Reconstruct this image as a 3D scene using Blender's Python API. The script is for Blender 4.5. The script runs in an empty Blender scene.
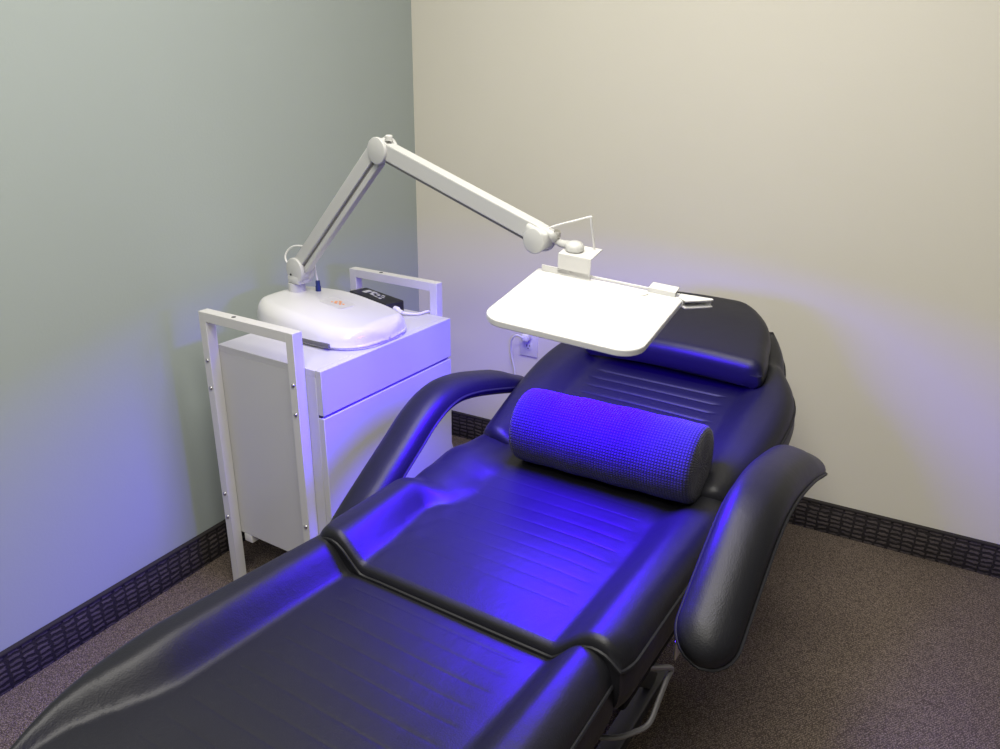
import bpy, bmesh, math, random
from mathutils import Vector, Matrix
random.seed(4)
C = bpy.context.scene.collection
PI = math.pi

# ------------------------------------------------------------------ helpers
def V3(*a): return Vector(a)

def new_bm(): return bmesh.new()

def merge(dst, src, M=None):
    if M is not None: src.transform(M)
    me = bpy.data.meshes.new('tmp'); src.to_mesh(me); src.free()
    dst.from_mesh(me); bpy.data.meshes.remove(me)

def frame(o, x, y, z=None):
    x = Vector(x).normalized(); y = Vector(y); y = (y - x * y.dot(x)).normalized()
    z = x.cross(y) if z is None else Vector(z)
    M = Matrix((x, y, z)).transposed().to_4x4(); M.translation = Vector(o)
    return M

def add_box(bm, c, s, bev=0.0, M=None, seg=2):
    b = bmesh.new(); bmesh.ops.create_cube(b, size=1.0)
    bmesh.ops.scale(b, vec=s, verts=b.verts)
    if bev > 0:
        bmesh.ops.bevel(b, geom=list(b.edges), offset=bev, segments=seg, profile=0.5, affect='EDGES')
    bmesh.ops.translate(b, vec=c, verts=b.verts)
    merge(bm, b, M)

def add_prism(bm, pts, z0, z1, bev=0.0, M=None, seg=2):
    """outline pts (x, y), extruded z0..z1, with bevelled rims"""
    b = bmesh.new()
    lo = [b.verts.new((p[0], p[1], z0)) for p in pts]; hi = [b.verts.new((p[0], p[1], z1)) for p in pts]
    n = len(pts)
    fb = b.faces.new(lo[::-1]); ft = b.faces.new(hi)
    for i in range(n): b.faces.new((lo[i], lo[(i+1) % n], hi[(i+1) % n], hi[i]))
    bmesh.ops.recalc_face_normals(b, faces=b.faces)
    if bev > 0:
        ed = [e for e in b.edges if fb in e.link_faces or ft in e.link_faces]
        bmesh.ops.bevel(b, geom=ed, offset=bev, segments=seg, profile=0.5, affect='EDGES')
    merge(bm, b, M)

def rrect(x0, y0, x1, y1, radii, n=8):
    """rounded rectangle outline; radii for (x0y0, x1y0, x1y1, x0y1)"""
    pts = []
    cs = [((x0, y0), 1, 1, PI), ((x1, y0), -1, 1, 1.5*PI), ((x1, y1), -1, -1, 0), ((x0, y1), 1, -1, .5*PI)]
    for (p, sx, sy, a0), r in zip(cs, radii):
        cx, cy = p[0] + sx*r, p[1] + sy*r
        for i in range(n+1):
            a = a0 + .5*PI*i/n
            pts.append((cx + r*math.cos(a), cy + r*math.sin(a)))
    return pts

def catmull(pts, n=8, closed=False):
    pts = [Vector(p) for p in pts]; out = []; m = len(pts)
    for i in range(m if closed else m-1):
        g = (lambda k: pts[k % m]) if closed else (lambda k: pts[max(0, min(m-1, k))])
        p0, p1, p2, p3 = g(i-1), g(i), g(i+1), g(i+2)
        for k in range(n):
            t = k/n
            out.append(0.5*((2*p1) + (p2-p0)*t + (2*p0-5*p1+4*p2-p3)*t*t + (3*p1-p0-3*p2+p3)*t**3))
    if not closed: out.append(pts[-1])
    return out

def add_tube(bm, pts, r, n=8, closed=False, rr=None):
    pts = [Vector(p) for p in pts]; m = len(pts)
    rings = []; prev = None
    for i, p in enumerate(pts):
        a = pts[(i-1) % m] if (closed or i > 0) else p
        b = pts[(i+1) % m] if (closed or i < m-1) else p
        t = (b-a).normalized()
        if prev is None:
            ref = Vector((0, 0, 1)) if abs(t.z) < .9 else Vector((1, 0, 0))
            u = t.cross(ref).normalized()
        else:
            u = prev - t*prev.dot(t)
            u = u.normalized() if u.length > 1e-6 else t.orthogonal().normalized()
        prev = u; w = t.cross(u)
        R = rr[i] if rr else r
        rings.append([bm.verts.new(p + u*R*math.cos(2*PI*k/n) + w*R*math.sin(2*PI*k/n)) for k in range(n)])
    for i in range(m if closed else m-1):
        A, B = rings[i], rings[(i+1) % m]
        for k in range(n): bm.faces.new((A[k], A[(k+1) % n], B[(k+1) % n], B[k]))
    if not closed:
        bm.faces.new(rings[0][::-1]); bm.faces.new(rings[-1])

def add_lathe(bm, prof, o, axis, n=32):
    """prof: (radius, height) along axis from o"""
    axis = Vector(axis).normalized(); u = axis.orthogonal().normalized(); w = axis.cross(u); o = Vector(o)
    rings = []
    for r, h in prof:
        if r < 1e-6: rings.append([bm.verts.new(o + axis*h)])
        else: rings.append([bm.verts.new(o + axis*h + (u*math.cos(2*PI*k/n) + w*math.sin(2*PI*k/n))*r) for k in range(n)])
    for A, B in zip(rings, rings[1:]):
        for k in range(n):
            k2 = (k+1) % n
            if len(A) == 1 and len(B) > 1: bm.faces.new((A[0], B[k2], B[k]))
            elif len(B) == 1 and len(A) > 1: bm.faces.new((A[k], A[k2], B[0]))
            elif len(A) > 1: bm.faces.new((A[k], A[k2], B[k2], B[k]))
    for E, rev in ((rings[0], True), (rings[-1], False)):
        if len(E) > 1: bm.faces.new(E[::-1] if rev else E)

def disc_prof(r, h, b=.003):
    return [(0, 0), (r-b, 0), (r-b*.3, b*.3), (r, b), (r, h-b), (r-b*.3, h-b*.3), (r-b, h), (0, h)]

def obj(name, bm, mat, parent=None, smooth=40):
    """links bm (world coordinates) as ONE mesh object; a child shares its root's origin"""
    bmesh.ops.remove_doubles(bm, verts=bm.verts, dist=1e-6)
    bmesh.ops.recalc_face_normals(bm, faces=bm.faces)
    if parent is None:
        xs = [v.co.x for v in bm.verts]; ys = [v.co.y for v in bm.verts]; zs = [v.co.z for v in bm.verts]
        loc = Vector(((min(xs)+max(xs))/2, (min(ys)+max(ys))/2, min(zs)))
    else:
        r = parent
        while r.parent: r = r.parent
        loc = r.location.copy()
    for v in bm.verts: v.co -= loc
    if smooth:
        lim = math.radians(smooth)
        for f in bm.faces: f.smooth = True
        for e in bm.edges:
            if len(e.link_faces) == 2 and e.calc_face_angle(0) > lim: e.smooth = False
    me = bpy.data.meshes.new(name); bm.to_mesh(me); bm.free()
    if mat: me.materials.append(mat)
    o = bpy.data.objects.new(name, me); C.objects.link(o)
    if parent is None: o.location = loc
    else: o.parent = parent
    return o

def tag(o, label=None, cat=None, group=None, kind=None):
    if label: o['label'] = label
    if cat: o['category'] = cat
    if group: o['group'] = group
    if kind: o['kind'] = kind
    return o

def thing(name, label, cat, loc):
    o = bpy.data.objects.new(name, None); C.objects.link(o); o.location = loc
    o.empty_display_size = .05
    return tag(o, label, cat)

def struct(name, bm, mat, parent=None, smooth=30):
    o = obj(name, bm, mat, parent, smooth)
    if parent is None: o['kind'] = 'structure'
    return o

# ------------------------------------------------------------------ materials
class NT:
    def __init__(s, name):
        s.m = bpy.data.materials.new(name); s.m.use_nodes = True
        s.t = s.m.node_tree; s.b = s.t.nodes['Principled BSDF']
    def n(s, kind, **kw):
        x = s.t.nodes.new(kind)
        for k, v in kw.items():
            if k in x.inputs: x.inputs[k].default_value = v
            else: setattr(x, k, v)
        return x
    def l(s, a, b): s.t.links.new(a, b)

def pbr(name, col, rough=.5, metal=0, spec=.5, bump=0, bscale=200, var=0, vscale=3, coat=0):
    t = NT(name); b = t.b
    b.inputs['Base Color'].default_value = (*col, 1); b.inputs['Roughness'].default_value = rough
    b.inputs['Metallic'].default_value = metal; b.inputs['Specular IOR Level'].default_value = spec
    b.inputs['Coat Weight'].default_value = coat
    tc = t.n('ShaderNodeTexCoord')
    if var:
        nz = t.n('ShaderNodeTexNoise', Scale=vscale, Detail=3.0); t.l(tc.outputs['Object'], nz.inputs['Vector'])
        mx = t.n('ShaderNodeMix', data_type='RGBA')
        mx.inputs['A'].default_value = (*[c*(1-var) for c in col], 1); mx.inputs['B'].default_value = (*[min(1, c*(1+var)) for c in col], 1)
        t.l(nz.outputs['Fac'], mx.inputs[0]); t.l(mx.outputs['Result'], b.inputs['Base Color'])
    if bump:
        nz = t.n('ShaderNodeTexNoise', Scale=bscale, Detail=2.0); t.l(tc.outputs['Object'], nz.inputs['Vector'])
        bp = t.n('ShaderNodeBump', Strength=bump, Distance=.002); t.l(nz.outputs['Fac'], bp.inputs['Height'])
        t.l(bp.outputs['Normal'], b.inputs['Normal'])
    return t.m

def leather_mat():
    t = NT('black_vinyl'); b = t.b
    tc = t.n('ShaderNodeTexCoord')
    b.inputs['Base Color'].default_value = (.011, .011, .014, 1)
    nz = t.n('ShaderNodeTexNoise', Scale=9.0, Detail=3.0); t.l(tc.outputs['Object'], nz.inputs['Vector'])
    mr = t.n('ShaderNodeMapRange'); mr.inputs['To Min'].default_value = LE_R[0]; mr.inputs['To Max'].default_value = LE_R[1]
    t.l(nz.outputs['Fac'], mr.inputs['Value']); t.l(mr.outputs['Result'], b.inputs['Roughness'])
    b.inputs['Specular IOR Level'].default_value = .32
    vo = t.n('ShaderNodeTexVoronoi', Scale=420.0); t.l(tc.outputs['Object'], vo.inputs['Vector'])
    n2 = t.n('ShaderNodeTexNoise', Scale=34.0, Detail=3.0); t.l(tc.outputs['Object'], n2.inputs['Vector'])
    b1 = t.n('ShaderNodeBump', Strength=.25, Distance=.0006); t.l(vo.outputs['Distance'], b1.inputs['Height'])
    b2 = t.n('ShaderNodeBump', Strength=.18, Distance=.004); t.l(n2.outputs['Fac'], b2.inputs['Height'])
    t.l(b1.outputs['Normal'], b2.inputs['Normal']); t.l(b2.outputs['Normal'], b.inputs['Normal'])
    return t.m
LE_R = (.40, .49)

def wall_mat(name, col):
    t = NT(name); b = t.b; tc = t.n('ShaderNodeTexCoord')
    b.inputs['Roughness'].default_value = .75; b.inputs['Specular IOR Level'].default_value = .25
    nz = t.n('ShaderNodeTexNoise', Scale=1.6, Detail=4.0); t.l(tc.outputs['Object'], nz.inputs['Vector'])
    mx = t.n('ShaderNodeMix', data_type='RGBA')
    mx.inputs['A'].default_value = (*[c*.97 for c in col], 1); mx.inputs['B'].default_value = (*[c*1.03 for c in col], 1)
    t.l(nz.outputs['Fac'], mx.inputs[0]); t.l(mx.outputs['Result'], b.inputs['Base Color'])
    n2 = t.n('ShaderNodeTexNoise', Scale=140.0, Detail=3.0); t.l(tc.outputs['Object'], n2.inputs['Vector'])
    bp = t.n('ShaderNodeBump', Strength=.12, Distance=.002); t.l(n2.outputs['Fac'], bp.inputs['Height'])
    t.l(bp.outputs['Normal'], b.inputs['Normal'])
    return t.m

def carpet_mat():
    t = NT('brown_loop_carpet'); b = t.b; tc = t.n('ShaderNodeTexCoord')
    b.inputs['Roughness'].default_value = .95; b.inputs['Specular IOR Level'].default_value = .1
    mp = t.n('ShaderNodeMapping'); mp.inputs['Rotation'].default_value = (0, 0, .6); t.l(tc.outputs['Object'], mp.inputs['Vector'])
    wv = t.n('ShaderNodeTexWave', Scale=62.0, Distortion=6.0, Detail=2.0); wv.inputs['Detail Scale'].default_value = 4.0
    t.l(mp.outputs['Vector'], wv.inputs['Vector'])
    vo = t.n('ShaderNodeTexVoronoi', Scale=330.0); t.l(mp.outputs['Vector'], vo.inputs['Vector'])
    ns = t.n('ShaderNodeTexNoise', Scale=420.0, Detail=2.0); t.l(tc.outputs['Object'], ns.inputs['Vector'])
    big = t.n('ShaderNodeTexNoise', Scale=2.2, Detail=3.0); t.l(tc.outputs['Object'], big.inputs['Vector'])
    a = t.n('ShaderNodeMath', operation='MULTIPLY_ADD'); t.l(wv.outputs['Fac'], a.inputs[0]); a.inputs[1].default_value = .35; t.l(ns.outputs['Fac'], a.inputs[2])
    s = t.n('ShaderNodeMath', operation='SUBTRACT'); t.l(a.outputs[0], s.inputs[0]); t.l(vo.outputs['Distance'], s.inputs[1])
    cr = t.n('ShaderNodeValToRGB'); t.l(s.outputs[0], cr.inputs['Fac'])
    e = cr.color_ramp.elements; e[0].position = .05; e[0].color = (.110, .088, .071, 1); e[1].position = .75; e[1].color = (.47, .375, .30, 1)
    mx = t.n('ShaderNodeMix', data_type='RGBA', blend_type='MULTIPLY'); mx.inputs[0].default_value = 1
    c2 = t.n('ShaderNodeValToRGB'); t.l(big.outputs['Fac'], c2.inputs['Fac'])
    f = c2.color_ramp.elements; f[0].position = .3; f[0].color = (.86, .84, .84, 1); f[1].position = .7; f[1].color = (1, 1, 1, 1)
    t.l(cr.outputs['Color'], mx.inputs['A']); t.l(c2.outputs['Color'], mx.inputs['B']); t.l(mx.outputs['Result'], b.inputs['Base Color'])
    bp = t.n('ShaderNodeBump', Strength=.9, Distance=.004); t.l(s.outputs[0], bp.inputs['Height']); t.l(bp.outputs['Normal'], b.inputs['Normal'])
    return t.m

def cove_mat(name, axis):
    """dark carpet base with columns of small woven dashes; axis = the wall's run (0 x, 1 y)"""
    t = NT(name); b = t.b; tc = t.n('ShaderNodeTexCoord')
    b.inputs['Roughness'].default_value = .95; b.inputs['Specular IOR Level'].default_value = .1
    sp = t.n('ShaderNodeSeparateXYZ'); t.l(tc.outputs['Object'], sp.inputs['Vector'])
    cb = t.n('ShaderNodeCombineXYZ'); t.l(sp.outputs[axis], cb.inputs[0]); t.l(sp.outputs[2], cb.inputs[1])
    nz = t.n('ShaderNodeTexNoise', Scale=60.0, Detail=2.0); t.l(tc.outputs['Object'], nz.inputs['Vector'])
    va = t.n('ShaderNodeVectorMath', operation='MULTIPLY_ADD'); t.l(nz.outputs['Color'], va.inputs[0]); va.inputs[1].default_value = (.018, .011, 0); t.l(cb.outputs['Vector'], va.inputs[2])
    # dashes: brick cells with thick joints in the run direction
    br = t.n('ShaderNodeTexBrick'); br.offset = 0.0; br.squash = 1.0
    br.inputs['Scale'].default_value = 1.0; br.inputs['Brick Width'].default_value = .034; br.inputs['Row Height'].default_value = .0150
    br.inputs['Mortar Size'].default_value = .0048; br.inputs['Mortar Smooth'].default_value = .5; br.inputs['Bias'].default_value = -.2
    br.inputs['Color1'].default_value = (.105, .088, .086, 1); br.inputs['Color2'].default_value = (.060, .052, .053, 1); br.inputs['Mortar'].default_value = (.030, .026, .027, 1)
    t.l(va.outputs['Vector'], br.inputs['Vector'])
    n2 = t.n('ShaderNodeTexNoise', Scale=320.0, Detail=2.0); t.l(tc.outputs['Object'], n2.inputs['Vector'])
    mr = t.n('ShaderNodeMapRange'); mr.inputs['To Min'].default_value = .55; mr.inputs['To Max'].default_value = 1.35; t.l(n2.outputs['Fac'], mr.inputs['Value'])
    mx = t.n('ShaderNodeVectorMath', operation='SCALE'); t.l(br.outputs['Color'], mx.inputs[0]); t.l(mr.outputs['Result'], mx.inputs['Scale'])
    t.l(mx.outputs['Vector'], b.inputs['Base Color'])
    ad = t.n('ShaderNodeMath', operation='MULTIPLY_ADD'); t.l(n2.outputs['Fac'], ad.inputs[0]); ad.inputs[1].default_value = .5; 
    iv = t.n('ShaderNodeMath', operation='SUBTRACT'); iv.inputs[0].default_value = 1; t.l(br.outputs['Fac'], iv.inputs[1]); t.l(iv.outputs[0], ad.inputs[2])
    bp = t.n('ShaderNodeBump', Strength=.8, Distance=.003); t.l(ad.outputs[0], bp.inputs['Height']); t.l(bp.outputs['Normal'], b.inputs['Normal'])
    return t.m

def knit_mat():
    t = NT('navy_grey_waffle_knit'); b = t.b
    uv = t.n('ShaderNodeUVMap'); uv.uv_map = 'UVMap'
    b.inputs['Roughness'].default_value = .85; b.inputs['Specular IOR Level'].default_value = .25
    b.inputs['Sheen Weight'].default_value = .15
    sp = t.n('ShaderNodeSeparateXYZ'); t.l(uv.outputs['UV'], sp.inputs['Vector'])
    def sine(out, k):
        m = t.n('ShaderNodeMath', operation='MULTIPLY'); t.l(out, m.inputs[0]); m.inputs[1].default_value = k
        s = t.n('ShaderNodeMath', operation='SINE'); t.l(m.outputs[0], s.inputs[0])
        a = t.n('ShaderNodeMath', operation='ABSOLUTE'); t.l(s.outputs[0], a.inputs[0]); return a.outputs[0]
    p = PI/.0058
    mu = t.n('ShaderNodeMath', operation='MINIMUM'); t.l(sine(sp.outputs[0], p), mu.inputs[0]); t.l(sine(sp.outputs[1], p), mu.inputs[1])
    mr = t.n('ShaderNodeMapRange'); mr.inputs['From Min'].default_value = .15; mr.inputs['From Max'].default_value = .85; t.l(mu.outputs[0], mr.inputs['Value'])
    mx = t.n('ShaderNodeMix', data_type='RGBA'); mx.inputs['A'].default_value = (.005, .005, .008, 1); mx.inputs['B'].default_value = (.036, .034, .05, 1)
    t.l(mr.outputs['Result'], mx.inputs[0]); t.l(mx.outputs['Result'], b.inputs['Base Color'])
    bp = t.n('ShaderNodeBump', Strength=.7, Distance=.0015); t.l(mr.outputs['Result'], bp.inputs['Height']); t.l(bp.outputs['Normal'], b.inputs['Normal'])
    return t.m

def emit_mat(name, col, strength):
    t = NT(name); b = t.b
    b.inputs['Base Color'].default_value = (.6, .6, .7, 1)
    b.inputs['Emission Color'].default_value = (*col, 1); b.inputs['Emission Strength'].default_value = strength
    # faint dots of the diode array
    tc = t.n('ShaderNodeTexCoord'); vo = t.n('ShaderNodeTexVoronoi', Scale=70.0); vo.inputs['Randomness'].default_value = 0
    t.l(tc.outputs['Object'], vo.inputs['Vector'])
    mr = t.n('ShaderNodeMapRange'); mr.inputs['From Max'].default_value = .7; mr.inputs['To Min'].default_value = strength*1.3; mr.inputs['To Max'].default_value = strength*.7
    t.l(vo.outputs['Distance'], mr.inputs['Value']); t.l(mr.outputs['Result'], b.inputs['Emission Strength'])
    return t.m

M = dict(
    leather=leather_mat(),
    piping=pbr('black_piping', (.012, .012, .015), .55, spec=.3, bump=.1, bscale=300),
    skirt=pbr('black_vinyl_panel', (.006, .006, .008), .7, spec=.15, bump=.1, bscale=200),
    white=pbr('white_lacquer', (.68, .675, .66), .38, var=.02, bump=.02, bscale=60),
    frame=pbr('white_frame_lacquer', (.66, .65, .63), .4, var=.02, bump=.02, bscale=60),
    cart=pbr('white_laminate', (.575, .57, .565), .35, var=.02, bump=.02, bscale=40),
    plastic=pbr('glossy_white_plastic', (.72, .71, .695), .22, var=.01, coat=.3),
    arm=pbr('white_painted_steel', (.57, .57, .55), .4, var=.02, bump=.02, bscale=90),
    dark=pbr('dark_gap', (.03, .03, .032), .6, var=.1),
    channel=pbr('shaded_grey_channel', (.20, .195, .19), .5, var=.05),  # arm colour darkened: shade under and between the bars put into it
    slot=pbr('grey_display_window', (.12, .12, .115), .25, var=.1),
    lever=pbr('dull_chrome', (.26, .25, .25), .4, .6, var=.05),
    steel=pbr('brushed_steel', (.55, .54, .52), .35, 1, bump=.05, bscale=200),
    greysteel=pbr('grey_painted_steel', (.055, .055, .058), .45, .2, var=.05),
    black=pbr('black_plastic', (.012, .012, .014), .45, bump=.1, bscale=300),
    print=pbr('white_print', (.55, .55, .55), .6, var=.2, vscale=400),
    orange=pbr('orange_print', (.88, .40, .15), .5, var=.1, vscale=200),
    badge=pbr('pale_badge', (.62, .61, .58), .3, var=.03),
    blue=pbr('navy_connector', (.015, .03, .13), .35, var=.05),
    cord=pbr('white_rubber', (.78, .77, .76), .45, var=.02),
    ivory=pbr('ivory_plastic', (.72, .70, .66), .4, var=.02),
    knit=knit_mat(),
    led=emit_mat('blue_led_panel', (.045, .0, 1.0), 6.0),
    wall_l=wall_mat('sage_grey_paint', (.385, .43, .41)),
    wall_o=wall_mat('low_bounce_wall_paint', (.13, .14, .135)),  # walls out of view, darkened to cut the light they bounce back
    wall_b=wall_mat('warm_cream_paint', (.70, .67, .575)),
    ceil=wall_mat('white_ceiling_paint', (.75, .74, .71)),
    carpet=carpet_mat(), cove_l=cove_mat('woven_carpet_base_along_left', 1), cove_b=cove_mat('woven_carpet_base_along_back', 0),
    bind=pbr('dark_binding', (.022, .018, .018), .9, bump=.3, bscale=400),
)

# ------------------------------------------------------------------ the room (corner at the origin)
RX, RY, RZ = 3.3, -4.0, 2.55
T = .1
def slab(name, lo, hi, mat):
    bm = new_bm(); add_box(bm, [(a+b)/2 for a, b in zip(lo, hi)], [b-a for a, b in zip(lo, hi)])
    return struct(name, bm, mat)
slab('floor', (-T, RY-T, -T), (RX+T, T, 0), M['carpet'])
slab('ceiling', (-T, RY-T, RZ), (RX+T, T, RZ+T), M['ceil'])
slab('wall_left', (-T, RY, 0), (0, T, RZ), M['wall_l'])
slab('wall_back', (0, 0, 0), (RX, T, RZ), M['wall_b'])
slab('wall_right', (RX, RY, 0), (RX+T, T, RZ), M['wall_o'])
slab('wall_front', (-T, RY-T, 0), (RX+T, RY, RZ), M['wall_o'])

BH, BT = .1016, .011
def cove(name, lo, hi, mat, axis):
    bm = new_bm(); add_box(bm, [(a+b)/2 for a, b in zip(lo, hi)], [b-a for a, b in zip(lo, hi)], .003)
    o = struct(name, bm, mat)
    bm = new_bm()      # folded binding along the top edge
    c = [(a+b)/2 for a, b in zip(lo, hi)]; s = [b-a for a, b in zip(lo, hi)]
    c[2] = hi[2]-.002; s[2] = .007; s[1-axis] += .003
    if axis == 1: c[0] += .0015
    else: c[1] -= .0015
    add_box(bm, c, s, .002)
    obj('binding', bm, M['bind'], o)
cove('baseboard_left', (0, RY, 0), (BT, 0, BH), M['cove_l'], 1)
cove('baseboard_back', (BT, -BT, 0), (RX, 0, BH), M['cove_b'], 0)

# ------------------------------------------------------------------ treatment chair
CH = Vector((1.1116, -1.4738, 0)); CA = math.radians(-3.0)
CM = Matrix.Translation(CH) @ Matrix.Rotation(CA, 4, 'Z')       # local: u right, v to the head, z up

def lerp_tab(tab, x):
    if x <= tab[0][0]: return tab[0][1]
    for (a, p), (b, q) in zip(tab, tab[1:]):
        if x <= b:
            t = (x-a)/(b-a); return p + (q-p)*t
    return tab[-1][1]
def smooth_tab(tab, x):
    """Catmull style smooth lookup"""
    if x <= tab[0][0]: return tab[0][1]
    if x >= tab[-1][0]: return tab[-1][1]
    for i in range(len(tab)-1):
        a, p = tab[i]; b, q = tab[i+1]
        if x <= b:
            def sl(k):
                if k <= 0 or k >= len(tab)-1: return 0 if False else (tab[min(k+1, len(tab)-1)][1]-tab[max(k-1, 0)][1])/(tab[min(k+1, len(tab)-1)][0]-tab[max(k-1, 0)][0])
                return (tab[k+1][1]-tab[k-1][1])/(tab[k+1][0]-tab[k-1][0])
            h = b-a; t = (x-a)/h; m0, m1 = sl(i)*h, sl(i+1)*h
            return (2*t**3-3*t*t+1)*p + (t**3-2*t*t+t)*m0 + (-2*t**3+3*t*t)*q + (t**3-t*t)*m1
def sstep(a, b, x):
    t = max(0, min(1, (x-a)/(b-a))); return t*t*(3-2*t)

def vals(v0, v1, step, extra=(), fine=.0025, dense_ends=.045):
    s = set()
    n = max(2, int((v1-v0)/step)); s |= {v0+(v1-v0)*i/n for i in range(n+1)}
    k = 10
    for i in range(k+1):
        d = dense_ends*(1-math.cos(.5*PI*i/k)); s.add(v0+d); s.add(v1-d)
    for g in extra:
        for q in (-2, -1, 0, 1, 2): s.add(g+q*fine)
    out = []
    for x in sorted(s):
        if not (v0-1e-9 <= x <= v1+1e-9): continue
        if not out or x-out[-1] > 8e-4: out.append(x)
    return out

def cushion(v0, v1, width, height, r, thick, grooves=(), gw=.17, nu=90, depth=.0042, r_end=None, taper=.97, v_end=(True, True), floor=None):
    """upholstered block as a grid: width(v) half width, height(u, v) top; rims roll over with radius r"""
    bm = new_bm(); r_end = r_end or r
    vs = vals(v0, v1, .012, grooves)
    aa = []
    for j in range(nu+1):
        x = -1+2*j/nu
        aa.append(math.copysign(1-(1-abs(x))**1.25, x))
    grid = []
    for v in vs:
        w = width(v); row = []
        for a in aa:
            u = a*w
            dl = w-abs(u); e0 = v-v0 if v_end[0] else 9; e1 = v1-v if v_end[1] else 9; dv = min(e0, e1)
            x = max(0, 1-dl/r); y = max(0, 1-dv/r_end); q = min(1, math.hypot(x, y))
            rr = (r*x*x+r_end*y*y)/(x*x+y*y) if x+y > 0 else r
            z = height(u, v) - rr*(1-math.sqrt(max(0, 1-q*q)))
            for g in grooves:
                d = abs(v-g)
                if d < .006 and abs(u) < gw:
                    z -= depth*math.exp(-(d/.0025)**2)*sstep(0, .012, gw-abs(u))
            row.append(bm.verts.new((u, v, z)))
        grid.append(row)
    for A, B in zip(grid, grid[1:]):
        for j in range(nu): bm.faces.new((A[j], A[j+1], B[j+1], B[j]))
    loop = grid[0][:] + [g[-1] for g in grid[1:]] + grid[-1][-2::-1] + [g[0] for g in grid[-2:0:-1]]
    rim = [v.co.copy() for v in loop]
    prev = loop; n = len(loop); vc = (v0+v1)/2
    for k, f in ((1, 1.0), (2, 1.0), (3, .99), (4, taper)):
        cur = []
        for i, p in enumerate(rim):
            zz = p.z-(thick if floor is None else p.z-floor)*(k/4)
            bulge = 1+.012*math.sin(PI*k/4)
            cur.append(bm.verts.new((p.x*f*bulge, vc+(p.y-vc)*f*(1+.006*math.sin(PI*k/4)), zz)))
        for i in range(n): bm.faces.new((prev[i], prev[(i+1) % n], cur[(i+1) % n], cur[i]))
        prev = cur
    bm.faces.new(prev[::-1])
    return bm, rim

def piping(rim, off=.001, r=.0033):
    bm = new_bm()
    pts = [rim[0]]
    for p in rim[1:]:
        if (p-pts[-1]).length > .008: pts.append(p)
    if (pts[0]-pts[-1]).length < .006: pts.pop()
    c = sum(pts, Vector())/len(pts)
    pts = [Vector((p.x+math.copysign(off, p.x-c.x), p.y+math.copysign(off, p.y-c.y)*.5, p.z-.004)) for p in pts]
    add_tube(bm, pts, r, 6, closed=True)
    return bm

bed = thing('treatment_chair', 'black vinyl reclining treatment chair with padded side rolls standing in the room corner', 'chair', CH)

# --- seat
PAN_S, CRE_S = .545, .592
def seat_w(v):
    return .305 - .008*sstep(.02, -.024, v) - .008*sstep(.44, .53, v)
def roll_h(u, w, pan, crest, p=.185, pc=.253, fall=.014):
    a = abs(u)
    if a < p: return pan
    if a < pc: return pan+(crest-pan)*math.sin(.5*PI*((a-p)/(pc-p))**1.25)
    t = (a-pc)/(w-pc); return crest-fall*t*t
def seat_h(u, v):
    crest = CRE_S; p = .188; pan = PAN_S + .017*sstep(.22, .5, v)
    if u < 0:      # the left roll is squashed flatter towards the back
        k = sstep(.19, .26, v); crest -= .016*k - .010*sstep(.3, .4, v)*k; p = .188+.022*sstep(.0, .22, v)-.05*k
        k2 = math.exp(-((v-.245)/.03)**2)
        crest -= .006*k2
    h = roll_h(u, seat_w(v), pan, crest, p)
    h -= .014*sstep(.36, .46, v)*sstep(.17, .22, abs(u))
    # pulled-down pleats of the panel beside the rolls
    h += .0022*math.exp(-((abs(u)-.176)/.012)**2)*math.sin(v*70)*(.5+.5*sstep(.1, .3, v))*(1 if u < 0 else .3)
    h += .004*math.sin(u*9+1)*math.sin(v*8)*sstep(.2, .1, abs(u))
    return h
gs = [.075+.036*i for i in range(10)]
bm, rim = cushion(-.024, .525, seat_w, seat_h, .030, .085, gs, .168, depth=.0006, r_end=.015)
SM = CM @ Matrix.Translation((-.006, 0, 0))
bm.transform(SM); rim = [SM @ p for p in rim]
seat = obj('seat_cushion', bm, M['leather'], bed, 60)
obj('piping', piping(rim), M['piping'], seat)

# --- leg rest
def leg_w(v):
    return smooth_tab([(-.72, .12), (-.705, .165), (-.67, .205), (-.61, .254), (-.54, .291), (-.46, .311), (-.35, .312), (-.18, .308), (0, .300)], v)
def leg_h(u, v):
    k = sstep(-.72, -.46, v)
    w = leg_w(v)
    f = sstep(-.36, -.60, v)
    p = min(.20, w*.72)*(1-f)+f*w*.89; pc = min(.255, w*.87)*(1-f)+f*w*.955
    h = roll_h(u, w, .530, .530+.049*(1-.6*sstep(-.33, -.58, v))*(1-.6*sstep(-.58, -.72, v)), p, pc, .010)
    h += .003*math.sin(u*11)*math.sin(v*9)*sstep(.2, .1, abs(u))
    return h - .012*(1-k)
gl = [-.06-.040*i for i in range(14)]
bm, rim = cushion(-.72, -.006, leg_w, leg_h, .036, .10, gl, .168, depth=.0008, r_end=.016)
LM = CM @ Matrix.Translation((-.020, -.024, -.008)) @ Matrix.Rotation(math.radians(-2.9), 4, 'X')
bm.transform(LM); rim = [LM @ p for p in rim]
leg = obj('leg_cushion', bm, M['leather'], bed, 60)
obj('piping', piping(rim), M['piping'], leg)

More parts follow.
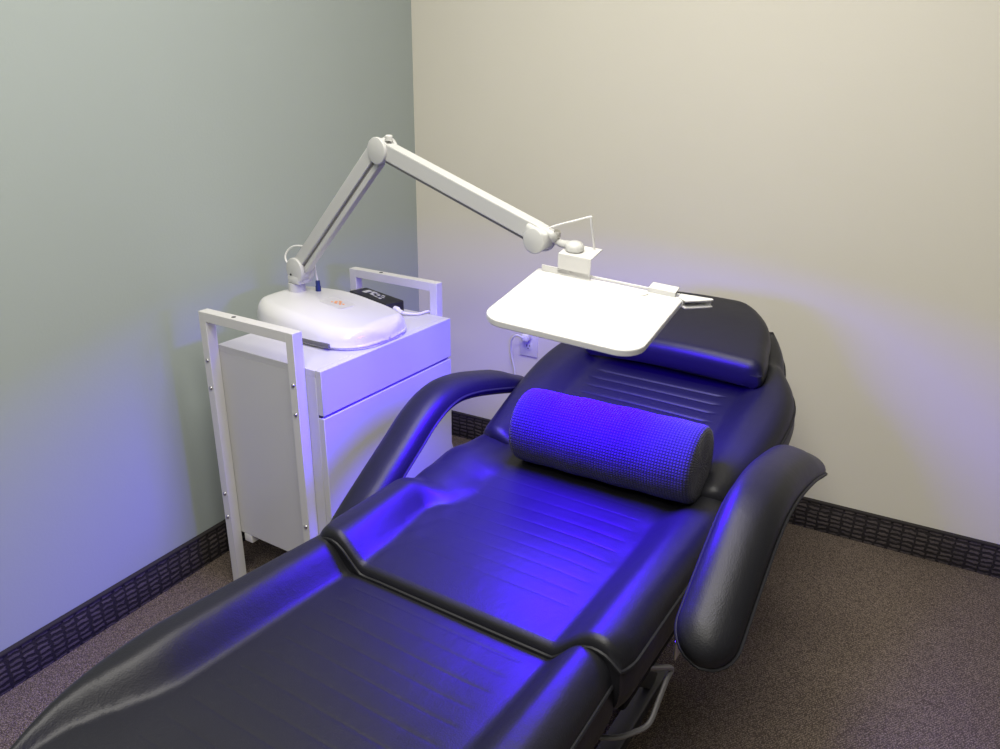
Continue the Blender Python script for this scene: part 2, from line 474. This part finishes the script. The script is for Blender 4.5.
# --- backrest
TH = math.radians(14)
BM = CM @ Matrix.Translation((0, .474, .594)) @ Matrix.Rotation(TH, 4, 'X')
def back_w(s):
    return smooth_tab([(0, .280), (.015, .290), (.08, .300), (.18, .312), (.30, .319), (.38, .313), (.43, .297), (.47, .274), (.50, .258), (.54, .249), (.59, .232), (.645, .200), (.69, .160), (.72, .105)], s)
def back_h(u, s):
    w = back_w(s); crest = 0.0; pan = -.034
    pan += .02*sstep(.42, .52, s)
    h = roll_h(u, w, pan, crest, .185, .25 if w > .26 else w*.95, .010)
    if s > .47: h -= .012*sstep(.47, .51, s)*sstep(.16, .24, abs(u))
    return h + .003*math.sin(u*10+2)*math.sin(s*9)*sstep(.2, .1, abs(u))
gb = [.05+.034*i for i in range(10)]
bm, rim = cushion(0, .72, back_w, back_h, .038, .085, gb, .165, depth=.0024, r_end=.022)
bm.transform(BM); rim = [BM @ p for p in rim]
back = obj('back_cushion', bm, M['leather'], bed, 60)
obj('piping', piping(rim), M['piping'], back)

# --- headrest pillow on the backrest
def hr_w(s):
    return smooth_tab([(.372, .213), (.380, .220), (.42, .219), (.48, .206), (.55, .190), (.605, .158), (.645, .115), (.665, .06)], s)
def hr_h(u, s):
    return .054 + .012*math.cos(min(1, abs(u)/.24)*PI/2) - .006*sstep(.55, .68, s)
bm, rim = cushion(.372, .665, hr_w, hr_h, .030, .036, (), r_end=.028, nu=60)
HM = BM @ Matrix.Translation((.016, 0, 0))
bm.transform(HM); rim = [HM @ p for p in rim]
head = obj('headrest', bm, M['leather'], bed, 60)


# --- armrests: padded boomerang arms
def armrest(path, uc, hw, drop, side):
    pts = catmull([Vector((0, a, b)) for a, b in path], 9)
    n = len(pts); L = [0]
    for a, b in zip(pts, pts[1:]): L.append(L[-1]+(b-a).length)
    tot = L[-1]; bm = new_bm(); rings = []; seamA, seamB = [], []
    K = 26
    for i, p in enumerate(pts):
        a = pts[max(0, i-1)]; b = pts[min(n-1, i+1)]; t = (b-a).normalized(); nn = Vector((0, -t.z, t.y))
        d0 = L[i]; d1 = tot-L[i]
        e = math.sqrt(max(0, 1-max(0, 1-d0/.055)**2)) if d0 < .055 else 1
        e = min(e, math.sqrt(max(0, 1-max(0, 1-d1/.03)**2)) if d1 < .03 else 1)
        w = max(.004, hw*e); hgt = .042*(.25+.75*e)*(1-.35*sstep(.16, .02, d1)); low = .018*(.3+.7*e)
        ring = []
        for k in range(K):
            an = 2*PI*k/K; cx, sy = math.cos(an), math.sin(an)
            x = math.copysign(abs(cx)**.8, cx)*w
            y = (abs(sy)**.85*hgt) if sy >= 0 else -(abs(sy)**.6*low)
            q = p + nn*y; tilt = -drop*(x/hw)*(.5)
            ring.append(bm.verts.new((uc+side*x, q.y, q.z+tilt)))
        rings.append(ring)
        seamA.append(Vector((uc+side*w*1.02, p.y, p.z-drop*(w/hw)*.5))); seamB.append(Vector((uc-side*w*1.02, p.y, p.z+drop*(w/hw)*.5)))
    for A, B in zip(rings, rings[1:]):
        for k in range(K): bm.faces.new((A[k], A[(k+1) % K], B[(k+1) % K], B[k]))
    bm.faces.new(rings[0][::-1]); bm.faces.new(rings[-1])
    bm.transform(CM)
    o = obj('armrest', bm, M['leather'], bed, 60)
    loop = seamA + seamB[::-1]
    keep = [loop[0]]
    for q in loop[1:]:
        if (q-keep[-1]).length > .007: keep.append(q)
    pb = new_bm(); add_tube(pb, [CM @ q for q in keep], .0033, 6, closed=True)
    obj('piping', pb, M['piping'], o)
    return o
ARM_R = [(.055, .545), (.12, .590), (.20, .642), (.265, .676), (.325, .688), (.41, .681), (.54, .650), (.69, .598)]
ARM_L = [(.09, .425), (.155, .478), (.23, .530), (.305, .580), (.375, .626), (.44, .649), (.51, .647), (.62, .621), (.80, .568)]
armrest(ARM_R, .378, .047, .016, 1)
armrest(ARM_L, -.373, .047, .010, -1)
def bracket(path, uc, v, z, side):
    bm = new_bm()
    add_tube(bm, catmull([(uc, v, z), (uc-side*.01, v-.01, z-.10), (side*.30, v-.02, .42), (side*.22, v-.02, .42)], 6), .011, 10)
    add_box(bm, (uc, v, z+.004), (.05, .09, .006), .002)
    bm.transform(CM); return obj('armrest_bracket', bm, M['greysteel'], bed)
bracket(None, .385, .44, .672, 1)
bracket(None, -.380, .22, .520, -1)
bm = new_bm()       # bent strap under the front tip of the right armrest
add_box(bm, (.338, .085, .540), (.005, .022, .034), .002, Matrix.Identity(4))
bm.transform(CM); obj('armrest_strap', bm, M['steel'], bed)

# --- under-structure
bm = new_bm()
add_box(bm, (0, .26, .452), (.572, .47, .045), .01)
bm.transform(CM); obj('seat_skirt', bm, M['skirt'], bed)
bm = new_bm()
add_box(bm, (0, -.27, .405), (.50, .46, .04), .008)
bm.transform(CM); obj('leg_rest_board', bm, M['skirt'], bed)
bm = new_bm()
add_box(bm, (0, .30, -.098), (.42, .48, .03), .006, Matrix.Translation((0, .505, .592)) @ Matrix.Rotation(TH, 4, 'X'))
bm.transform(CM); obj('back_board', bm, M['skirt'], bed)
bm = new_bm()
for s in (-1, 1):
    add_box(bm, (s*.15, .12, .016), (.045, .98, .032), .006)
    for a, b in (((.20, .44), (-.33, .03)), ((.10, .44), (.55, .03))):
        p0 = Vector((s*.162, a[0], a[1]-.02)); p1 = Vector((s*.15, b[0], b[1]))
        d = (p1-p0); Mx = frame((p0+p1)/2, d, (1, 0, 0)); add_box(bm, (0, 0, 0), (d.length, .018, .04), .004, Mx)
for v in (-.3, .5): add_box(bm, (0, v, .016), (.3, .045, .030), .005)
add_box(bm, (0, .20, .22), (.16, .20, .38), .02)
bm.transform(CM); obj('base_frame', bm, M['greysteel'], bed)
# chrome loop lever on the right side
LV = [(.25, .13, .44), (.275, .118, .446), (.290, .150, .430), (.300, .180, .413), (.302, .188, .402), (.300, .176, .394), (.300, .140, .372), (.299, .108, .352), (.285, .085, .345), (.25, .06, .334), (.17, .03, .33)]
bm = new_bm(); add_tube(bm, [CM @ p for p in catmull(LV, 6)], .0046, 8)
obj('release_lever', bm, M['lever'], bed)

# ------------------------------------------------------------------ knitted roll on the seat
def roll_pillow():
    a = CM @ Vector((-.158, .468, .637)); b = CM @ Vector((.232, .474, .644)); R = .079
    ax = (b-a).normalized(); L = (b-a).length; u = ax.cross(Vector((0, 0, 1))).normalized(); w = u.cross(ax)
    bm = new_bm(); uvl = bm.loops.layers.uv.new('UVMap'); N = 72
    prof = [(.0, .0), (R*.45, -.002), (R*.8, .0), (R*.93, .002), (R*.985, .007), (R, .016)]
    for i in range(1, 26): prof.append((R*(1+.010*math.sin(i*.9)+.014*math.sin(PI*i/26)), .016+(L-.032)*i/26))
    prof += [(R, L-.016), (R*.985, L-.007), (R*.93, L-.002), (R*.8, L), (R*.45, L+.002), (0, L)]
    rings = []
    arc = [0]
    for (r0, h0), (r1, h1) in zip(prof, prof[1:]): arc.append(arc[-1]+math.hypot(r1-r0, h1-h0))
    for r, h in prof:
        if r == 0: rings.append([bm.verts.new(a+ax*h)]*1)
        else:
            ring = []
            for k in range(N):
                t = 2*PI*k/N; c, s = math.cos(t), math.sin(t)
                sq = 1 - .03*max(0, -s)**3           # rests a little flat
                ring.append(bm.verts.new(a+ax*h+(u*c+w*s*sq)*r))
            rings.append(ring)
    for i, (A, B) in enumerate(zip(rings, rings[1:])):
        for k in range(N):
            k2 = (k+1) % N
            vs_ = ([A[0]] if len(A) == 1 else [A[k], A[k2]]) + ([B[0]] if len(B) == 1 else [B[k2], B[k]])
            f = bm.faces.new(vs_)
            for lp in f.loops:
                if lp.vert in (A if len(A) == 1 else (A[k], A[k2])): vv = arc[i]
                else: vv = arc[i+1]
                kk = k if (len(A) > 1 and lp.vert is A[k]) or (len(B) > 1 and lp.vert is B[k]) else k+1
                lp[uvl].uv = (kk*2*PI*R/N, vv)
    # the ends are dark, plain knit discs
    return tag(obj('bolster_pillow', bm, M['knit'], None, 50), 'dark waffle-knit roll pillow lying across the seat against the backrest', 'pillow')
roll_pillow()

# ------------------------------------------------------------------ white trolley cabinet
ZT = .700
ca = math.radians(-2.9)
CT = Matrix.Translation((.5106, -1.1146, 0)) @ Matrix.Rotation(ca, 4, 'Z')    # local: origin at near front corner; x into the room, y to the far side
W, D = .352, .507                                                             # x extent of the body, y extent
cart = thing('trolley_cabinet', 'narrow white laminate trolley cabinet with tall side frames in the left corner', 'cabinet', CT @ Vector((-W/2, D/2, 0)))
ZB = .158
def part(name, fn, mat, parent, Mx=None, smooth=22):
    bm = new_bm(); fn(bm)
    if Mx is not None: bm.transform(Mx)
    return obj(name, bm, mat, parent, smooth)
def carcass(bm):
    add_box(bm, (-W/2-.009, D/2, (ZB+ZT-.018)/2), (W-.018, D, ZT-.018-ZB), .0015)
part('carcass', carcass, M['cart'], cart, CT)
part('top_board', lambda bm: add_box(bm, (-W/2-.0095, D/2, ZT-.0095), (W-.019, D, .018), .0012), M['cart'], cart, CT)
part('drawer', lambda bm: add_box(bm, (-.009, D/2, (.588+ZT)/2), (.018, D-.001, ZT-.588), .0015), M['cart'], cart, CT)
part('door', lambda bm: add_box(bm, (-.009, D/2, (ZB+.581)/2), (.018, D-.001, .581-ZB), .0015), M['cart'], cart, CT)
part('shadow_gap', lambda bm: add_box(bm, (-.016, D/2, .5845), (.012, D-.004, .0062)), M['dark'], cart, CT)
def side_frame(y0, y1, bolt_y, sgn):
    x0, x1 = -W-.018, -.048; zt = .790; wv = .024; hb = .024
    def f(bm):
        yc = (y0+y1)/2; d = abs(y1-y0)
        o = [(x0, 0), (x1, 0), (x1, zt), (x0, zt)]
        add_box(bm, (x0+wv/2, yc, zt/2), (wv, d, zt), .0012)
        add_box(bm, (x1-wv/2, yc, zt/2), (wv, d, zt), .0012)
        add_box(bm, ((x0+x1)/2, yc, zt-hb/2), (x1-x0-2*wv+.001, d, hb), .0008)
    fr = part('side_frame', f, M['frame'], cart, CT)
    for x in (x0+wv/2, x1-wv/2):
        for z in (.664, .590, .287, .216):
            bm = new_bm(); add_lathe(bm, [(0, 0), (.0055, 0), (.0050, .002), (.003, .0035), (0, .004)], CT @ Vector((x, bolt_y, z)), CT.to_3x3() @ Vector((0, sgn, 0)), 14)
            obj('bolt', bm, M['steel'], fr)
    bm = new_bm(); add_lathe(bm, [(0, -.001), (.0055, -.001), (.0055, .0006), (0, .0008)], CT @ Vector((x0+.112, (y0+y1)/2, zt)), (0, 0, 1), 14)
    obj('screw_hole', bm, M['dark'], fr)
side_frame(-.030, -.001, -.030, -1)
side_frame(D+.001, D+.028, D+.028, 1)
bm = new_bm()
for x in (-W+.03, -.07):
    add_box(bm, (x, D/2, ZB-.012), (.03, D, .024), .002)
bm.transform(CT); obj('bottom_rail', bm, M['frame'], cart)

# ------------------------------------------------------------------ lamp
lamp = thing('led_lamp', 'white articulated lamp on the trolley with flat panel head glowing blue-violet underneath', 'lamp', (.19, -.83, ZT))
# base housing
def base_w(x):      # half extent in y as a function of local x (0 rear .. .42 front)
    return smooth_tab([(0, .045), (.015, .076), (.05, .103), (.10, .124), (.17, .136), (.26, .137), (.31, .135), (.355, .120), (.385, .094), (.402, .062), (.408, .030)], x)
def base_h(u, v):
    h = .060 - .011*(u/.14)**2 - .027*sstep(.13, .41, v) - .004*sstep(.06, 0, v)
    return h
bmh, rimh = cushion(0, .408, base_w, base_h, .034, .014, (), r_end=.040, nu=60, taper=.985, floor=-.014)
# local u -> -y, v -> +x
BB = Matrix.Translation((.110, -.842, ZT)) @ Matrix.Rotation(math.radians(-2.9), 4, 'Z') @ Matrix(((0, 1, 0, 0), (-1, 0, 0, 0), (0, 0, 1, 0), (0, 0, 0, 1)))
zmin = min(v.co.z for v in bmh.verts)
bmh.transform(Matrix.Translation((0, 0, .005-zmin))); base_lift = .005-zmin
bmh.transform(BB)
base = obj('base_housing', bmh, M['plastic'], lamp, 60)
bm = new_bm()
outline = [(base_w(.004+.40*i/30)*.955, .004+.40*i/30) for i in range(31)]
outline = outline + [(-a, b) for a, b in outline[::-1]]
add_prism(bm, outline, .0008, .006, .001); bm.transform(BB)
obj('base_plate', bm, M['white'], lamp)
bm = new_bm(); add_box(bm, (.1365, .266, .013), (.007, .130, .011), .001); bm.transform(BB)
obj('display_slot', bm, M['slot'], base)
def on_base(u, v): return base_h(u, v)+base_lift
def patch(pts, lift=.0008, thick=.0012):
    """thin printed patch that follows the housing"""
    bm = new_bm(); top = [bm.verts.new((u, v, on_base(u, v)+lift)) for u, v in pts]; bot = [bm.verts.new((u, v, on_base(u, v)+lift-thick)) for u, v in pts]
    n = len(pts); bm.faces.new(top); bm.faces.new(bot[::-1])
    for i in range(n): bm.faces.new((top[i], bot[i], bot[(i+1) % n], top[(i+1) % n]))
    bm.transform(BB); return bm
ell = lambda cu, cv, a, b, n=24: [(cu+a*math.cos(2*PI*k/n), cv+b*math.sin(2*PI*k/n)) for k in range(n)]
badge = obj('badge', patch(rrect(-.036, .186, .018, .268, (.012,)*4)), M['badge'], base)
bm = new_bm()
for cu, cv, a, b in ((.020, .186, .0045, .0045), (.020, .196, .004, .004), (.027, .190, .003, .006), (.013, .191, .003, .006), (.020, .205, .003, .004), (.026, .201, .003, .003), (.028, .181, .003, .003)):
    s = patch(ell(cu*1.2-.036, (cv-.19)*1.3+.226, a*.9, b*.9, 12), .0016, .0008); merge(bm, s)
obj('logo', bm, M['orange'], base)

# arm geometry
Bp = Vector((.182, -.823, ZT+.07)); J = Vector((.194, -.826, .840)); E = Vector((.531, -.890, 1.173)); K = Vector((.980, -.977, 1.037)); Tp = Vector((1.071, -.994, 1.030))
hd = (K-J); hd.z = 0; hd.normalize(); nn = Vector((-hd.y, hd.x, 0))        # nn points away from the camera
zc = ZT+on_base(0.0, .09)
bm = new_bm(); add_lathe(bm, [(0, -.012), (.023, -.012), (.023, .020), (.021, .022), (0, .022)], (J.x-.012, J.y, zc+.002), (0, 0, 1)); 
obj('collar', bm, M['arm'], lamp)
bm = new_bm()
add_tube(bm, [(J.x-.010, J.y, zc), (J.x-.004, J.y, J.z-.010)], .013, 16)
def disc(bm, c, r, t, off=0): add_lathe(bm, disc_prof(r, t), Vector(c)-nn*(t/2)+nn*off, nn, 36)
# fork cheeks + barrel
JJ = J+hd*.006
disc(bm, JJ, .034, .012, -.016); disc(bm, JJ, .034, .012, .016); disc(bm, JJ, .031, .03)
add_box(bm, (0, 0, 0), (.05, .048, .022), .006, frame(J+Vector((0, 0, -.026)), hd, nn))
bj = obj('base_joint', bm, M['arm'], lamp)
bm = new_bm(); add_box(bm, (.028, -.002, 0), (.016, .014, .024), .002, frame(J, hd, (0, 0, 1))); obj('joint_gap', bm, M['dark'], bj)
bm = new_bm(); add_lathe(bm, [(0, 0), (.003, 0), (.003, .0012), (0, .0012)], J-nn*.022+Vector((-.006, 0, -.012)), -nn, 10); obj('screw', bm, M['dark'], bj)

def channel(name, a, b, up, wid, tall, start, end, under):
    d = (b-a).normalized(); pu = (up-d*up.dot(d)).normalized()
    p0 = a+d*start; p1 = b-d*end; Lx = (p1-p0).length; Mx = frame((p0+p1)/2, d, pu)
    bm = new_bm(); add_box(bm, (0, 0, 0), (Lx, tall, wid), .003, Mx)
    o = obj(name, bm, M['arm'], lamp, 22)
    return o, Mx, Lx
up = Vector((0, 0, 1))
la, Mx, Lx = channel('lower_arm', J+hd*.006, E+hd*.006, up, .030, .032, .012, .012, True)
# main bar sits on the upper side, the spring rod under it
for v in la.data.vertices: v.co += (Mx.to_3x3() @ Vector((0, .010, 0)))
bm = new_bm(); add_box(bm, (0, -.0185, 0), (Lx*.97, .015, .020), .004, Mx); obj('spring_rod', bm, M['arm'], la, 22)
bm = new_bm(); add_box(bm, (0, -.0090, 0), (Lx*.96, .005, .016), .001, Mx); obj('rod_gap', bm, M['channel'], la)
bm = new_bm()
EE = E+hd*.012
disc(bm, EE, .030, .010, -.017); disc(bm, EE, .030, .010, .017); disc(bm, EE, .027, .034)
add_lathe(bm, [(.009, 0), (.009, .010), (.006, .013), (0, .013)], EE+up*.022+hd*.022, up, 20)
obj('elbow_joint', bm, M['arm'], lamp)
ua, Mu, Lu = channel('upper_arm', E+hd*.012+up*.005, K+hd*.02+up*.005, up, .030, .037, .020, .012, True)
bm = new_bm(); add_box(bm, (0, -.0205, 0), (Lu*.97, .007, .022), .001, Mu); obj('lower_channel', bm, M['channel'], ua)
# head joint
bm = new_bm()
d2 = (K-E).normalized()
KK = K+hd*.009
disc(bm, KK-up*.004, .026, .012, -.016); disc(bm, KK-up*.004, .026, .012, .016); disc(bm, KK, .026, .03)
add_box(bm, (0, .004, 0), (.056, .038, .043), .008, frame(KK, d2, up), 3)
hj = obj('head_joint', bm, M['arm'], lamp, 50)
bm = new_bm(); add_lathe(bm, [(0, 0), (.004, 0), (.004, .001), (0, .001)], KK-d2*.014+frame((0,0,0), d2, up).to_3x3() @ Vector((0, .0225, 0)), frame((0,0,0), d2, up).to_3x3() @ Vector((0, 1, 0)), 10); obj('screw', bm, M['dark'], hj)
bm = new_bm()
add_lathe(bm, [(0, 0), (.006, 0), (.006, .014), (0, .014)], KK+d2*.034+up*.014+nn*.008, (up+hd*.4).normalized(), 12)
add_box(bm, KK+d2*.036+up*.018+nn*.012, (.012, .012, .010), .002)
obj('hinge_pin', bm, M['steel'], lamp)

# panel head (tilted slab): local x to the right, y to its rear edge, z up
Pc = Vector((1.1459, -1.1117, .950)); Pn = Vector((.0822, -.1284, .9883)).normalized()
PM = frame(Pc, Vector((.9958, .0518, -.0761)), Pn.cross(Vector((.9958, .0518, -.0761))))
HX, HY = .147, .133
ol = [(x*(1+.022*(y/HY)) if x > 0 else x, y) for x, y in rrect(-HX, -HY+.009, HX, HY, (.042, .042, .006, .006), 10)]
bm = new_bm(); add_prism(bm, ol, -.013, 0, .0022, PM); panel = obj('panel_head', bm, M['white'], lamp, 22)
bm = new_bm(); add_prism(bm, rrect(-HX+.008, -HY+.018, HX-.012, HY-.008, (.036, .036, .004, .004), 8), -.0150, -.0120, 0, PM)
obj('led_array', bm, M['led'], panel)
bm = new_bm(); add_lathe(bm, [(0, -.001), (.0105, -.001), (.0105, .002), (.009, .0032), (0, .0036)], PM @ Vector((.076, .112, 0)), Pn, 24)
obj('button', bm, M['ivory'], panel)
# bent sheet bracket on the rear edge
bm = new_bm()
bx0, bx1, bt = -.102, -.034, .0024; by = HY-.012
add_box(bm, ((-.135+bx1)/2, by, .0065), (bx1+.135, bt, .013), .0006, PM)
add_box(bm, ((bx0+bx1)/2, by, .0225), (bx1-bx0, bt, .041), .0008, PM)
add_box(bm, ((bx0+bx1)/2, by+.030, .0424), (bx1-bx0, .062, bt), .0008, PM)
obj('bracket', bm, M['frame'], lamp, 22)
kb = PM @ Vector((-.079, by+.026, .0437))
bm = new_bm()
add_lathe(bm, [(0, 0), (.016, 0), (.0165, .002), (.0185, .003), (.0185, .009), (.0160, .0145), (.010, .0180), (0, .019)], kb, Pn, 20)
obj('swivel_knob', bm, M['arm'], lamp)
bm = new_bm()
add_tube(bm, catmull([KK+d2*.014+up*.020-nn*.004, KK+d2*.036+up*.020-nn*.006, kb-hd*.046+up*.016-nn*.004, kb-hd*.030+up*.010-nn*.002, kb-hd*.012+up*.010, kb+Pn*.010], 8), .0078, 12, rr=None)
obj('neck', bm, M['arm'], lamp)
# rail along the rear edge, clip and side handle
bm = new_bm()
add_box(bm, (.050, HY+.006, .0005), (.18, .003, .005), .0008, PM); add_box(bm, (.045, HY-.001, .003), (.18, .002, .004), .0005, PM)
obj('rear_rail', bm, M['white'], panel, 22)
bm = new_bm()
add_box(bm, (.108, HY+.006, .008), (.052, .030, .003), .0008, PM); add_box(bm, (.108, HY-.008, .004), (.052, .0022, .009), .0006, PM)
obj('clip', bm, M['white'], panel, 22)
bm = new_bm()      # hollow grip: thin top and bottom leaves joined by a rear web and an inner cheek
hp = [(.140, .124), (.158, .112), (.197, .139), (.201, .144), (.198, .148), (.152, .143), (.140, .142)]
add_prism(bm, hp, -.0005, .003, .001, PM); add_prism(bm, hp, -.0135, -.0105, .001, PM)
add_prism(bm, [(.140, .139), (.196, .145), (.197, .148), (.140, .142)], -.012, .002, .0004, PM)
add_prism(bm, [(.149, .118), (.152, .1165), (.155, .142), (.151, .142)], -.012, .002, .0004, PM)
obj('side_handle', bm, M['white'], panel, 22)

# thin cables of the lamp
bm = new_bm()
c0 = K+d2*.022+up*.022; c2 = PM @ Vector((-.048, by+.054, .0437)); c1 = Vector((1.094, -.974, 1.086))
add_tube(bm, catmull([c0, c0*.75+c1*.25+up*.003, c0*.3+c1*.7+up*.002, c1+up*.001, c1*.93+c2*.07+up*.0, c1*.5+c2*.5, c2], 8), .0022, 6)
obj('cable', bm, M['cord'], lamp)
con = Vector((.231, -.797, 0)); zcon = ZT+on_base(.0, .150)
con.z = zcon
bm = new_bm()
q = [J+hd*.055+up*.052+nn*.018, J+hd*.010+up*.060+nn*.016, J-hd*.035+up*.054+nn*.010, J-hd*.056+up*.030, J-hd*.045+up*.008, J-hd*.015+up*.004+nn*.03, J+hd*.030+up*.030+nn*.028, con+Vector((-.006, 0, .058)), con+Vector((0, 0, .026))]
add_tube(bm, catmull(q, 8), .0026, 6)
cb = obj('cable', bm, M['cord'], lamp)
bm = new_bm(); add_lathe(bm, [(0, -.004), (.0075, -.004), (.0075, .012), (.0062, .014), (.0062, .027), (.004, .029), (0, .029)], con, (0, 0, 1), 16)
obj('connector', bm, M['blue'], cb)

# ------------------------------------------------------------------ power adapter, cord and outlet
AD = Matrix.Translation((.289, -.622, ZT)) @ Matrix.Rotation(math.radians(-18.0), 4, 'Z')
ad = thing('power_adapter', 'small black power adapter brick behind the lamp base', 'adapter', AD.translation)
bm = new_bm(); add_box(bm, (0, 0, .0165), (.190, .062, .032), .004, AD, 3); brick = obj('case', bm, M['black'], ad)
bm = new_bm()
for x, y, sx, sy in ((-.036, .004, .016, .020), (-.020, .010, .007, .009), (-.012, .006, .006, .018), (-.003, -.002, .012, .005), (.001, .010, .016, .003), (.012, .004, .014, .004), (.016, -.006, .018, .003), (.024, .010, .012, .004), (.033, .002, .014, .003), (.036, -.007, .010, .005)):
    add_box(bm, (x*1.2-.01, y*1.3, .0327), (sx*1.2, sy*1.3, .0006), 0, AD)
obj('label_print', bm, M['print'], brick)
bm = new_bm(); add_tube(bm, catmull([AD @ Vector((-.094, 0, .016)), AD @ Vector((-.110, -.002, .014)), AD @ Vector((-.125, -.012, .006)), AD @ Vector((-.13, -.05, .006)), Vector((.150, -.70, ZT+.008))], 6), .003, 6)
obj('output_lead', bm, M['black'], ad)

OX, OZ = .474, .447
wo = thing('wall_outlet', 'white duplex wall outlet plate low on the cream wall behind the chair', 'outlet', (OX, 0, OZ-.057))
bm = new_bm(); add_box(bm, (OX, -.003, OZ), (.072, .006, .116), .0025); plate = obj('cover_plate', bm, M['ivory'], wo)
for dz in (.020, -.020):
    bm = new_bm(); add_prism(bm, rrect(-.016, -.014, .016, .014, (.007,)*4, 5), .0, .0018, .0004, Matrix(((1, 0, 0, OX), (0, 0, -1, -.0058), (0, 1, 0, OZ+dz), (0, 0, 0, 1))))
    rc = obj('receptacle', bm, M['white'], wo)
    bm = new_bm()
    for x, h in ((-.006, .008), (.006, .007)): add_box(bm, (OX+x, -.0078, OZ+dz+.003), (.0022, .0008, h))
    add_box(bm, (OX, -.0078, OZ+dz-.007), (.004, .0008, .004))
    obj('slots', bm, M['dark'], rc)
pc = thing('mains_cord', 'white mains cord running from the black adapter to the wall outlet', 'cord', (.46, -.3, 0))
P0 = AD @ Vector((.096, .0, .015))
far = CT @ Vector((-.045, D-.02, ZT+.006))
pts = [P0, P0+Vector((.022, -.010, -.004)), P0+Vector((.040, -.002, -.008)), CT @ Vector((-.09, D-.03, ZT+.0045)), CT @ Vector((-.078, D+.006, ZT+.004)), CT @ Vector((-.08, D+.014, ZT-.03)), CT @ Vector((-.08, D+.02, .5)), (.47, -.45, .12), (.45, -.30, .012), (.43, -.12, .010), (.425, -.035, .06), (.428, -.024, .22), (.430, -.022, .32), (.418, -.030, .40), (.428, -.046, .455), (.450, -.052, .478), (OX-.006, -.042, OZ+.022)]
bm = new_bm(); add_tube(bm, catmull(pts, 10), .0032, 7); cord = obj('lead', bm, M['cord'], pc)
bm = new_bm(); add_tube(bm, catmull([P0-Vector((.006, 0, 0)), P0+Vector((.012, -.004, -.001)), P0+Vector((.032, -.009, -.005))], 6), .006, 10, rr=[.0075]*7+[.0045]*6); obj('connector', bm, M['cord'], pc)
bm = new_bm(); add_box(bm, (OX, -.024, OZ+.020), (.026, .034, .026), .006); obj('plug', bm, M['cord'], pc)

# ------------------------------------------------------------------ light
def area(name, loc, rot, sx, sy, power, col):
    d = bpy.data.lights.new(name, 'AREA'); d.shape = 'RECTANGLE'; d.size = sx; d.size_y = sy; d.energy = power; d.color = col
    o = bpy.data.objects.new(name, d); o.location = loc; o.rotation_euler = rot; C.objects.link(o); return o
for lx, ly, pw in ((1.10, -1.10, 24), (1.35, -1.95, 32), (1.5, -2.95, 30)):
    area('ceiling_lamp', (lx, ly, RZ-.02), (0, 0, 0), .95, .5, pw, (1.0, .965, .89))
led = area('led_array_light', (0, 0, 0), (0, 0, 0), 2*HX-.03, 2*HY-.035, 34, (.042, .0, 1.0))
led.matrix_world = PM @ Matrix.Translation((0, .004, -.0170))      # shines down out of the panel head; diodes with a wide beam
led.data.spread = math.radians(157)
w = bpy.data.worlds.new('World'); bpy.context.scene.world = w; w.use_nodes = True
w.node_tree.nodes['Background'].inputs[0].default_value = (.9, .95, 1, 1); w.node_tree.nodes['Background'].inputs[1].default_value = .0

# ------------------------------------------------------------------ camera
f, yaw, pitch, roll = 789.874, -.509351, .369267, .0120159
cp = Vector((1.684863, -2.378867, 1.348446))
fw = Vector((math.sin(yaw)*math.cos(pitch), math.cos(yaw)*math.cos(pitch), -math.sin(pitch)))
r = Vector((math.cos(yaw), -math.sin(yaw), 0)); u = r.cross(fw)
r2 = r*math.cos(roll)+u*math.sin(roll); u2 = -r*math.sin(roll)+u*math.cos(roll)
cam = bpy.data.cameras.new('Camera'); cam.sensor_width = 36; cam.lens = f*36/1000; cam.clip_start = .02
co = bpy.data.objects.new('Camera', cam); C.objects.link(co)
Mc = Matrix((r2, u2, -fw)).transposed().to_4x4(); Mc.translation = cp; co.matrix_world = Mc
sc = bpy.context.scene; sc.camera = co
vs = sc.view_settings; vs.view_transform = 'Standard'; vs.look = 'None'; vs.gamma = 1; vs.use_curve_mapping = False; vs.exposure = 0.0
